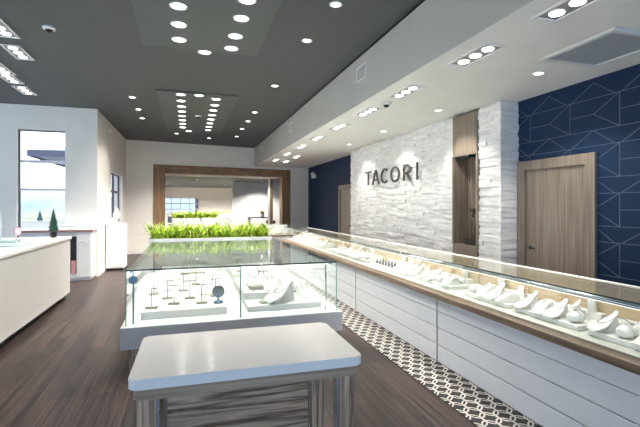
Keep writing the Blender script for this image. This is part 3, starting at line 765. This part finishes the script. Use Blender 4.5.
fir((-2.13, 8.06, 1.03), .47, .095, 'small dark green tabletop fir on the far end of the left counter', 'tabletop_fir', True)
t = thing('vanity_mirror', 'round rose-rimmed vanity mirror on the left counter', 'mirror', (-2.50, 7.65, 1.03), -.3)
b = NB(); lathe(b, [(.05, 0), (.045, .012), (.01, .02), (.008, .07)], 16); obj('foot', b, 'chrome', t)
TM = Matrix.Translation((0, 0, .13)) @ Matrix.Rotation(PI / 2, 4, 'X')
b = NB(); torus(b, .055, .012, T=TM); obj('rim', b, 'pink', t)
b = NB(); lathe(b, [(.05, -.004), (.05, .004)], 24, T=TM); obj('mirror_disc', b, 'silver', t)
for i, (x, y, w_, d_, m) in enumerate([(-2.45, 7.2, .28, .4, 'steel_blue'), (-2.2, 6.6, .3, .4, 'white')]):
    b = NB(); bx(b, -w_ / 2, w_ / 2, -d_ / 2, d_ / 2, 0, .012, bev=.003); o = obj('counter_mat', b, 'glass_edge' if i == 0 else 'aqua', loc=(x, y, 1.03))
    tag(o, ['green-grey counter mat near the far end of the left counter', 'pale aqua counter mat in the middle of the left counter'][i], 'mat')
# cabinet under the window
t = thing('window_cabinet', 'white cabinet with reddish wood top under the left window', 'cabinet', (-2.5, 10.12, 0))
b = NB(); bx(b, -.75, .57, -.18, .26, .06, 1.01); obj('carcass', b, 'white', t)
b = NB(); bx(b, -.72, .54, -.15, .26, 0, .06); obj('toe_kick', b, 'white', t)
b = NB(); bx(b, -.78, .60, -.22, .27, 1.012, 1.055, bev=.004); obj('wood_top', b, 'rosewood', t)
b = NB(); bx(b, -.77, .59, -.21, .27, 1.056, 1.066); obj('white_surface', b, 'white_top', t)
b = NB(); bx(b, .31, .56, -.2, -.182, .07, .99, bev=.003); dr = obj('cabinet_door', b, 'white', t)
b = NB(); tube(b, [(.36, -.2, .80), (.36, -.225, .80), (.50, -.225, .80), (.50, -.2, .80)], .006); obj('handle', b, 'chrome', dr)
b = NB(); bx(b, .18, .29, -.185, -.178, .16, .92); obj('slot_shade_sheet', b, 'dark', t, label='flat dark sheet painted as slot shade')  # flat black sheet; the shade inside the slot is put into its colour
b = NB(); bx(b, .20, .28, -.2, -.186, .16, .42, bev=.004); o = obj('slot_item', b, 'pink', t, label='rose pink item in the slot')
t = thing('paper_box', 'small white lidded box on the reddish cabinet top', 'box', (-2.36, 10.08, 1.066), .1)
b = NB(); bx(b, -.14, .14, -.1, .1, 0, .06, bev=.004); obj('box', b, 'white', t)
b = NB(); bx(b, -.148, .148, -.108, .108, .06, .085, bev=.004); obj('lid', b, 'white', t)
# pedestal by the second window
t = thing('white_pedestal', 'narrow white cabinet against the left return wall, below the second window', 'cabinet', (-1.68, 11.45, 0))
b = NB(); bx(b, -.2, .2, -.2, .35, .05, 1.10, bev=.004); obj('carcass', b, 'white', t)
b = NB(); bx(b, -.19, .17, -.17, .33, 0, .05); obj('toe_kick', b, 'dark', t)
b = NB(); bx(b, -.21, .215, -.215, .36, 1.10, 1.125, bev=.003); obj('top', b, 'white_top', t)
b = NB(); bx(b, -.18, .185, -.215, -.201, .08, 1.08, bev=.003); obj('cabinet_door', b, 'white', t)
t = thing('necklace_stand', 'white necklace bust standing on the narrow cabinet below the second window', 'necklace stand', (-1.66, 11.4, 1.125))
b = NB(); lathe(b, [(.07, 0), (.07, .015), (.03, .03), (.028, .10), (.075, .17), (.085, .23), (.04, .30), (.03, .36), (.034, .38)], 18); obj('bust', b, 'leather', t)
b = NB(); torus(b, .062, .004, T=Matrix.Translation((0, -.01, .27)) @ Matrix.Rotation(.35, 4, 'X')); obj('necklace', b, 'silver', t)
t = thing('card_holder', 'small white card holder beside the necklace bust on the narrow cabinet', 'card holder', (-1.77, 11.32, 1.125), .2)
b = NB(); bx(b, -.05, .05, -.03, .03, 0, .015); obj('foot', b, 'white', t)
b = NB(); bx(b, -.05, .05, -.004, .004, .015, .16); obj('card', b, 'leather', t)

# ------------------------------------------------------------------ stone wall niche
t = thing('wood_niche', 'tall oak-lined niche set into the white stone wall', 'niche', (XST, 5.77, 0))
NY = .305
b = NB(); bx(b, -.03, .03, -NY, NY, 2.35, ZS); obj('upper_panel', b, 'oak', t)
b = NB(); bx(b, .26, .28, -NY, NY, .93, 2.35); obj('back', b, 'oak', t)
for s in (-1, 1):
    b = NB(); bx(b, -.03, .26, s * NY - .02, s * NY + .02, .93, 2.35); obj('side', b, 'oak', t)
b = NB(); bx(b, -.03, .28, -NY, NY, .0, .93); obj('lower_box', b, 'oak', t)
b = NB()
for k in range(9): bx(b, .245, .26, -.27 + .064 * k, -.27 + .064 * k + .035, .93, 2.33)
obj('slats', b, 'oak', t)
t = thing('niche_planter', 'low pot of dark reeds standing in the oak niche', 'plant', (XST + .14, 5.72, .93))
b = NB(); bx(b, -.08, .08, -.16, .16, 0, .1, bev=.004); obj('pot', b, 'dark', t)
b = NB()
for k in range(26):
    x, y = random.uniform(-.06, .06), random.uniform(-.14, .10); h = random.uniform(.2, .55)
    tube(b, [(x, y, .09), (x + random.uniform(-.02, .02), y + random.uniform(-.03, .03), h * .6), (x + random.uniform(-.03, .03), y + random.uniform(-.05, .05), h)], .004, 5)
for k in range(22):
    x, y = random.uniform(-.06, .06), random.uniform(-.12, .12); lathe(b, [(.004, 0), (.022, .012), (.02, .03), (.004, .045)], 8, T=Matrix.Translation((x, y, random.uniform(.42, .56))))
obj('reeds', b, 'reed', t)

# ------------------------------------------------------------------ wall letters
t = thing('wall_sign', 'dark grey metal letters TACORI mounted on the white stone wall', 'sign', (XST - .035, 9.665, 2.05))
TL = Matrix(((0, 0, -1, 0), (-1, 0, 0, 0), (0, 1, 0, 0), (0, 0, 0, 1)))       # letter plane: x -> -Y, y -> Z, z -> -X
SW, H, DP = .042, .33, .03
def bar(b, x0, y0, x1, y1, w=SW):
    d = Vector((x1 - x0, y1 - y0)); n = Vector((-d.y, d.x)).normalized() * w / 2
    prism(b, [(x0 - n.x, y0 - n.y), (x1 - n.x, y1 - n.y), (x1 + n.x, y1 + n.y), (x0 + n.x, y0 + n.y)], DP, T=TL)
def arc(b, cx, cy, rx, ry, a0, a1, w=SW, n=28):
    full = abs(a1 - a0) > 2 * PI - .01
    o, i = [], []
    for k in range(n + 1):
        a = a0 + (a1 - a0) * k / n
        o.append((cx + rx * math.cos(a), cy + ry * math.sin(a))); i.append((cx + (rx - w) * math.cos(a), cy + (ry - w) * math.sin(a)))
    for k in range(n): prism(b, [i[k], o[k], o[k + 1], i[k + 1]], DP, T=TL)
b = NB(); bar(b, 0, H - SW / 2, .36, H - SW / 2); bar(b, .18, 0, .18, H - SW); obj('letter', b, 'letter', t)
x = .435
b = NB(); bar(b, x, 0, x + .165, H); bar(b, x + .175, H, x + .345, 0); bar(b, x + .06, .10, x + .28, .10, .036); obj('letter', b, 'letter', t)
x = .905
b = NB(); arc(b, x + .185, H / 2, .185, H / 2 + .005, math.radians(48), math.radians(312)); obj('letter', b, 'letter', t)
x = 1.375
b = NB(); arc(b, x + .2, H / 2, .2, H / 2 + .005, 0, 2 * PI, n=40); obj('letter', b, 'letter', t)
x = 1.935
b = NB(); bar(b, x + SW / 2, 0, x + SW / 2, H); bar(b, x + SW, H - SW / 2, x + .17, H - SW / 2); bar(b, x + SW, .155, x + .17, .155)
arc(b, x + .17, (H + .134) / 2, .115, (H - .134) / 2, -PI / 2, PI / 2, n=16); bar(b, x + .15, .14, x + .29, 0); obj('letter', b, 'letter', t)
x = 2.455
b = NB(); bar(b, x + SW / 2, 0, x + SW / 2, H); obj('letter', b, 'letter', t)

# ------------------------------------------------------------------ ceiling fittings
ROOT = {}
def downlight(x, y, z, lab, group, r=.075, power=0., spot=2.0, m='lamp'):
    key = ('dl', r, m)
    if key not in ROOT:
        t = thing('downlight', lab, 'ceiling light', (x, y, z), group=group)
        b = NB(); torus(b, r, .012, n=28, seg=8, T=Matrix.Diagonal((1, 1, .6, 1))); obj('trim_ring', b, 'trim_white', t)
        b = NB(); lathe(b, [(.001, .0), (r * .55, -.004), (r * .96, -.001)], 24, cap=False); obj('lens', b, m, t)
        ROOT[key] = t
    else: t = dup(ROOT[key], (x, y, z), 0, lab, group)
    if power: lamp('downlight_lamp', 'SPOT', (x, y, z - .03), power, None, (0, 0, 0), (1, .94, .86), spot_size=spot, spot_blend=.6, shadow_soft_size=.06)
    return t
zc = ZC - .03
near_l = [(-.095, 3.6), (-.1, 4.05), (-.1, 4.6 + .15), (-.1, 5.25)][1:]
for i, (x, y) in enumerate([(-.095, 4.72), (-.1, 5.2), (-.105, 5.67)]):
    downlight(x, y, zc, 'large round downlight, %s from the near end in the left row over the glass case' % ORD[i], 'downlights over the island case', .085, 50)
for i, (x, y) in enumerate([(.575, 4.38), (.57, 4.82), (.56, 5.35), (.55, 5.78)]):
    downlight(x, y, zc, 'large round downlight, %s from the near end in the right row over the glass case' % ORD[i], 'downlights over the island case', .085, 50)
downlight(.22, 6.1, ZC - .004, 'large round downlight between the two rows at the far edge of the near ceiling panel', 'downlights over the island case', .085, 40)
for i in range(8):
    y = 8.46 + .5 * i
    downlight(-.13, y, zc, 'round downlight, %s from the near end in the left row of the far ceiling panel' % ORD[i], 'downlights in the far panel', .085, 150 if i % 2 == 0 else 0)
for i in range(8):
    y = 8.62 + .51 * i
    downlight(.53, y, zc, 'round downlight, %s from the near end in the right row of the far ceiling panel' % ORD[i], 'downlights in the far panel', .085, 150 if i % 2 == 1 else 0)
for x, y, lab in [(.20, 8.42, 'round downlight at the near edge of the far ceiling panel, between its rows'), (.02, 12.5, 'round downlight at the far end of the far ceiling panel, between its rows')]:
    downlight(x, y, zc, lab, 'downlights in the far panel', .085, 40)
for x, y, lab in [(1.47, 7.45, 'single round downlight on the grey ceiling, second along the line beside the soffit'), (1.46, 5.29, 'single round downlight on the grey ceiling nearest the upper picture middle'), (1.49, 4.25, 'single round downlight at the top picture edge beside the soffit'),
                  (1.45, 9.69, 'single round downlight, third along the line beside the soffit'), (1.44, 10.76, 'single round downlight, fourth along the line beside the soffit'), (1.42, 11.85, 'single round downlight, fifth along the line beside the soffit'), (1.42, 13.2, 'single round downlight, last of the line beside the soffit'),
                  (-1.04, 9.06, 'single round downlight left of the far ceiling panel, nearest of three'), (-1.04, 10.14, 'single round downlight left of the far ceiling panel, second of three'), (-1.06, 11.15, 'single round downlight left of the far ceiling panel, third of three'),
                  (-.32, 13.2, 'single round downlight near the back wall, left one'), (.63, 13.8, 'single round downlight near the back wall, right one')]:
    downlight(x, y, ZC - .004, lab, 'single downlights in the grey ceiling', .06, 160 if y > 13 else 60, m='lamp_dim')
for x, y, lab in [(3.74, 3.83, 'single round downlight in the low white ceiling near the square grille'), (3.7, 5.76, 'single round downlight in the low white ceiling before the stone wall'), (3.7, 7.7, 'single round downlight in the low ceiling in front of the wall letters'), (3.7, 9.6, 'single round downlight in the low ceiling at the far end of the stone wall')]:
    downlight(x, y, ZS + .031, lab, 'downlights in the low ceiling', .06, 60, m='lamp_dim')

def triple(x, y, z, lab, group, rz=0., power=0., key='a'):
    if ('tr', key) not in ROOT:
        t = thing('triple_spotlight', lab, 'ceiling light', (x, y, z), rz, group)
        b = NB(); W_, L_ = .115, .30
        for q in [(-W_, W_, -L_, -L_ + .022), (-W_, W_, L_ - .022, L_), (-W_, -W_ + .022, -L_ + .022, L_ - .022), (W_ - .022, W_, -L_ + .022, L_ - .022)]: bx(b, *q, -.012, 0)
        obj('frame', b, 'trim_white', t)
        b = NB(); bx(b, -W_ + .022, W_ - .022, -L_ + .022, L_ - .022, -.003, -.0005); obj('well', b, 'lampgrey', t)
        for s in (-1, 0, 1):
            b = NB(); TT = Matrix.Translation((0, s * .18, -.004)); lathe(b, [(.054, 0), (.051, -.008), (.02, -.012)], 20, T=TT); obj('lamp_head', b, 'lamp', t)
        ROOT[('tr', key)] = t
    else: t = dup(ROOT[('tr', key)], (x, y, z), rz, lab, group)
    if power:
        lamp('triple_lamp', 'SPOT', (x, y, z - .03), power, None, (0, 0, rz), (1, .95, .88), spot_size=1.2, spot_blend=.5, shadow_soft_size=.03)
    return t
for i, y in enumerate([2.35, 3.48, 4.85, 6.05, 7.35, 8.7, 10.05, 11.6, 13.2]):
    triple(2.64, y, ZS, 'rectangular triple spotlight in the soffit over the right counter, %s from the near end' % ORD[i], 'triple spotlights in the soffit', 0, 95)
for i, y in enumerate([12.2, 13.6]):
    triple(3.05, y, ZS, 'rectangular triple spotlight in the far end of the soffit, %s beside the main row' % ORD[i], 'triple spotlights in the soffit', 0, 80)
for x, y, lab in [(-2.245, 6.87, 'rectangular triple spotlight in the grey ceiling, largest of those at the left picture edge'), (-2.83, 8.31, 'rectangular triple spotlight in the grey ceiling at left, above the window wall'), (-2.86, 9.09, 'rectangular triple spotlight in the grey ceiling farthest along, nearest the window wall'),
                  (-2.14, 5.98, 'rectangular triple spotlight cut by the left picture edge, near the dome camera'), (-2.77, 7.76, 'rectangular triple spotlight cut by the left picture edge above the counter'), (-.97, 4.35, 'rectangular triple spotlight at the top picture edge, left of the island rows')]:
    triple(x, y, ZC - .004, lab, 'triple spotlights in the grey ceiling', 0, 90)
def dome(x, y, z, lab, r=.075):
    if 'dome' not in ROOT:
        t = thing('dome_camera', lab, 'security camera', (x, y, z), group='dome cameras')
        b = NB(); lathe(b, [(r * .6, -.032), (r * .95, -.022), (r, -.0)], 24); obj('housing', b, 'trim_white', t)
        b = NB(); lathe(b, [(.004, -.068), (r * .3, -.062), (r * .5, -.045), (r * .58, -.0325)], 20); obj('dome_lens', b, 'dark', t)
        ROOT['dome'] = t; return t
    return dup(ROOT['dome'], (x, y, z), 0, lab, 'dome cameras')
dome(-1.58, 5.81, ZC - .002, 'white dome camera with black lens at the upper left of the grey ceiling')
dome(.23, 10.3, zc - .002, 'white dome camera with black lens in the far ceiling panel')
dome(2.66, 5.45, ZS - .002, 'white dome camera with black lens in the soffit between triple spotlights')
# soffit grilles
for i, (y, lab) in enumerate([(5.55, 'white wall grille on the soffit face, nearest and largest'), (9.86, 'white wall grille on the soffit face, middle one'), (14.0, 'white wall grille on the soffit face, farthest')]):
    if i == 0:
        t = thing('wall_grille', lab, 'vent', (XS, y, 3.42), group='soffit grilles'); g0 = t
        b = NB(); w_, h_ = .17, .105
        for q in [(-w_, w_, -h_, -h_ + .02), (-w_, w_, h_ - .02, h_), (-w_, -w_ + .02, -h_ + .02, h_ - .02), (w_ - .02, w_, -h_ + .02, h_ - .02)]: bx(b, -.014, -.0005, q[0], q[1], q[2], q[3])
        obj('frame', b, 'trim_white', t)
        b = NB(); bx(b, -.004, -.001, -w_ + .02, w_ - .02, -h_ + .02, h_ - .02)
        for k in range(7): bx(b, -.011, -.0035, -w_ + .02, w_ - .02, -h_ + .026 + .023 * k, -h_ + .036 + .023 * k)
        obj('louvres', b, 'grille', t)
    else: dup(g0, (XS, y, 3.42), 0, lab, 'soffit grilles')
t = thing('ceiling_grille', 'large square return grille with white frame in the low ceiling', 'vent', (3.75, 3.06, ZS + .034))
b = NB(); w_, h_, f_ = .37, .40, .05
for q in [(-w_, w_, -h_, -h_ + f_), (-w_, w_, h_ - f_, h_), (-w_, -w_ + f_, -h_ + f_, h_ - f_), (w_ - f_, w_, -h_ + f_, h_ - f_)]: bx(b, *q, -.022, -.0005)
obj('frame', b, 'trim_white', t)
b = NB(); bx(b, -w_ + f_, w_ - f_, -h_ + f_, h_ - f_, -.006, -.001)
for k in range(30): bx(b, -w_ + f_, w_ - f_, -h_ + f_ + .0234 * k + .003, -h_ + f_ + .0234 * k + .012, -.011, -.0055)
obj('mesh', b, 'grille', t)
# wall-mounted security lights
t = thing('wall_camera', 'white round wall camera high on the left return wall', 'security camera', (-1.9, 11.43, 3.42))
b = NB(); bx(b, .001, .03, -.05, .05, -.02, .10, bev=.005); obj('bracket', b, 'trim_white', t)
b = NB(); lathe(b, [(.02, -.06), (.055, -.045), (.065, -.01), (.06, .03), (.03, .05)], 18, T=Matrix.Translation((.085, 0, -.06))); obj('housing', b, 'trim_white', t)
t = thing('emergency_light', 'white emergency light on the navy wall beside the back wall', 'light', (XB, 15.2, 2.66))
b = NB(); bx(b, -.09, -.001, -.16, .16, -.07, .06, bev=.01); obj('housing', b, 'trim_white', t)
for s in (-1, 1):
    b = NB(); lathe(b, [(.03, 0), (.055, .05), (.05, .055)], 16, T=Matrix.Translation((-.06, s * .11, .08)) @ Matrix.Rotation(-1.2, 4, 'Y')); obj('lamp_head', b, 'trim_white', t)

# ------------------------------------------------------------------ far room furniture
t = thing('far_counter', 'white counter beyond the portal, right of the far trough', 'counter', (1.9, 22.6, 0))
b = NB(); bx(b, -.9, .45, -.4, .4, 0, .94, bev=.005); obj('body', b, 'white', t)
b = NB(); bx(b, -.95, .5, -.45, .45, .94, .98, bev=.004); obj('countertop', b, 'white_top', t)
def chair(loc, rz, lab):
    t = thing('side_chair', lab, 'chair', loc, rz, 'chairs beyond the portal')
    b = NB(); bx(b, -.22, .22, -.22, .22, .42, .47, bev=.01); obj('seat', b, 'navy_fabric', t)
    b = NB(); bx(b, -.22, .22, .18, .23, .55, .92, bev=.01); obj('backrest', b, 'navy_fabric', t)
    for x in (-.19, .19):
        b = NB(); tube(b, [(x, -.19, 0), (x, -.19, .42)], .014); obj('leg', b, 'chrome', t)
        b = NB(); tube(b, [(x, .2, 0), (x, .205, .9)], .014); obj('leg', b, 'chrome', t)
    return t
ch = chair((3.55, 18.6, 0), 2.6, 'dark upholstered chair beside the desk beyond the portal')
dup(ch, (4.15, 18.2, 0), -1.2, 'dark upholstered chair half hidden by the right portal post', 'chairs beyond the portal')
dup(ch, (-.95, 26.8, 0), 0, 'dark chair in front of the far window, left one', 'chairs beyond the portal')
dup(ch, (.35, 26.8, 0), .2, 'dark chair in front of the far window, right one', 'chairs beyond the portal')
t = thing('writing_desk', 'small dark desk beyond the portal in front of the grey partition', 'desk', (3.1, 19.4, 0))
b = NB(); bx(b, -.5, .5, -.3, .3, 1.0, 1.04); obj('desktop', b, 'dark', t)
for x in (-.46, .46):
    for y in (-.26, .26):
        b = NB(); bx(b, x - .02, x + .02, y - .02, y + .02, 0, 1.0); obj('leg', b, 'dark', t)
t = thing('potted_plant', 'yellow-green plant in a white pot on the desk beyond the portal', 'plant', (3.25, 19.4, 1.04))
b = NB(); lathe(b, [(.07, 0), (.09, .14), (.08, .14), (.07, .12)], 16); obj('pot', b, 'white', t)
obj('leaves', leaves(60, -.05, .05, -.05, .05, .12, .18, .32), 'yellow_leaf', t)
b = NB(); bx(b, PS1 - .47, PS1 - .42, 1.0, 1.1, 0, PZ - .28, T=TB); struct('trim_4', b, 'white')
downlight(3.3, 19.9, 2.715, 'round downlight washing the grey partition beyond the portal', 'downlights beyond the portal', .06, 330, 2.4, 'lamp_dim')
downlight(.4, 19.6, 2.715, 'round downlight over the far trough beyond the portal', 'downlights beyond the portal', .06, 520, 2.6, 'lamp_dim')
downlight(-1.0, 23.5, 2.715, 'round downlight in the dark ceiling of the far room, left', 'downlights beyond the portal', .06, 1000, 2.8, 'lamp_dim')
downlight(2.0, 24.5, 2.715, 'round downlight in the dark ceiling of the far room, right', 'downlights beyond the portal', .06, 1000, 2.8, 'lamp_dim')
pt = TB @ Vector((PS1 - .9, .7, PZ - .283)); downlight(pt.x, pt.y, pt.z, 'small round downlight under the portal head at its right end', 'downlights beyond the portal', .06, 70, 2.4, 'lamp_dim')
pt = TB @ Vector((PS0 + 1.6, .7, PZ - .283)); downlight(pt.x, pt.y, pt.z, 'small round downlight under the portal head at its left part', 'downlights beyond the portal', .06, 70, 2.4, 'lamp_dim')

# ------------------------------------------------------------------ daylight
w = bpy.data.worlds.new('sky'); scene.world = w; w.use_nodes = True
nt = w.node_tree; bg = nt.nodes['Background']; L = nt.links.new
tc = nt.nodes.new('ShaderNodeTexCoord'); sp = nt.nodes.new('ShaderNodeSeparateXYZ'); L(tc.outputs['Generated'], sp.inputs[0])
mr = nt.nodes.new('ShaderNodeMapRange'); mr.inputs[1].default_value = -.75; mr.inputs[2].default_value = -.1; L(sp.outputs['Y'], mr.inputs[0])
cr = nt.nodes.new('ShaderNodeValToRGB'); cr.color_ramp.elements[0].color = (.47, .69, 1.0, 1); cr.color_ramp.elements[1].color = (.97, .985, 1.0, 1)
L(mr.outputs[0], cr.inputs[0]); L(cr.outputs[0], bg.inputs['Color']); bg.inputs['Strength'].default_value = 1.9

# ------------------------------------------------------------------ camera
cd = bpy.data.cameras.new('camera'); cam = bpy.data.objects.new('camera', cd); COL.objects.link(cam)
cd.sensor_width = 36; cd.lens = 24.0; cd.shift_y = -7.5 / 640; cd.clip_start = .05; cd.clip_end = 1000
cam.location = (0, 0, 1.55); cam.rotation_euler = (PI / 2, 0, -math.atan(132 / 426.7))
scene.camera = cam
vs = scene.view_settings
scene.display_settings.display_device = 'sRGB'
vs.view_transform = 'Standard'; vs.look = 'None'; vs.gamma = 1; vs.use_curve_mapping = False; vs.exposure = .7
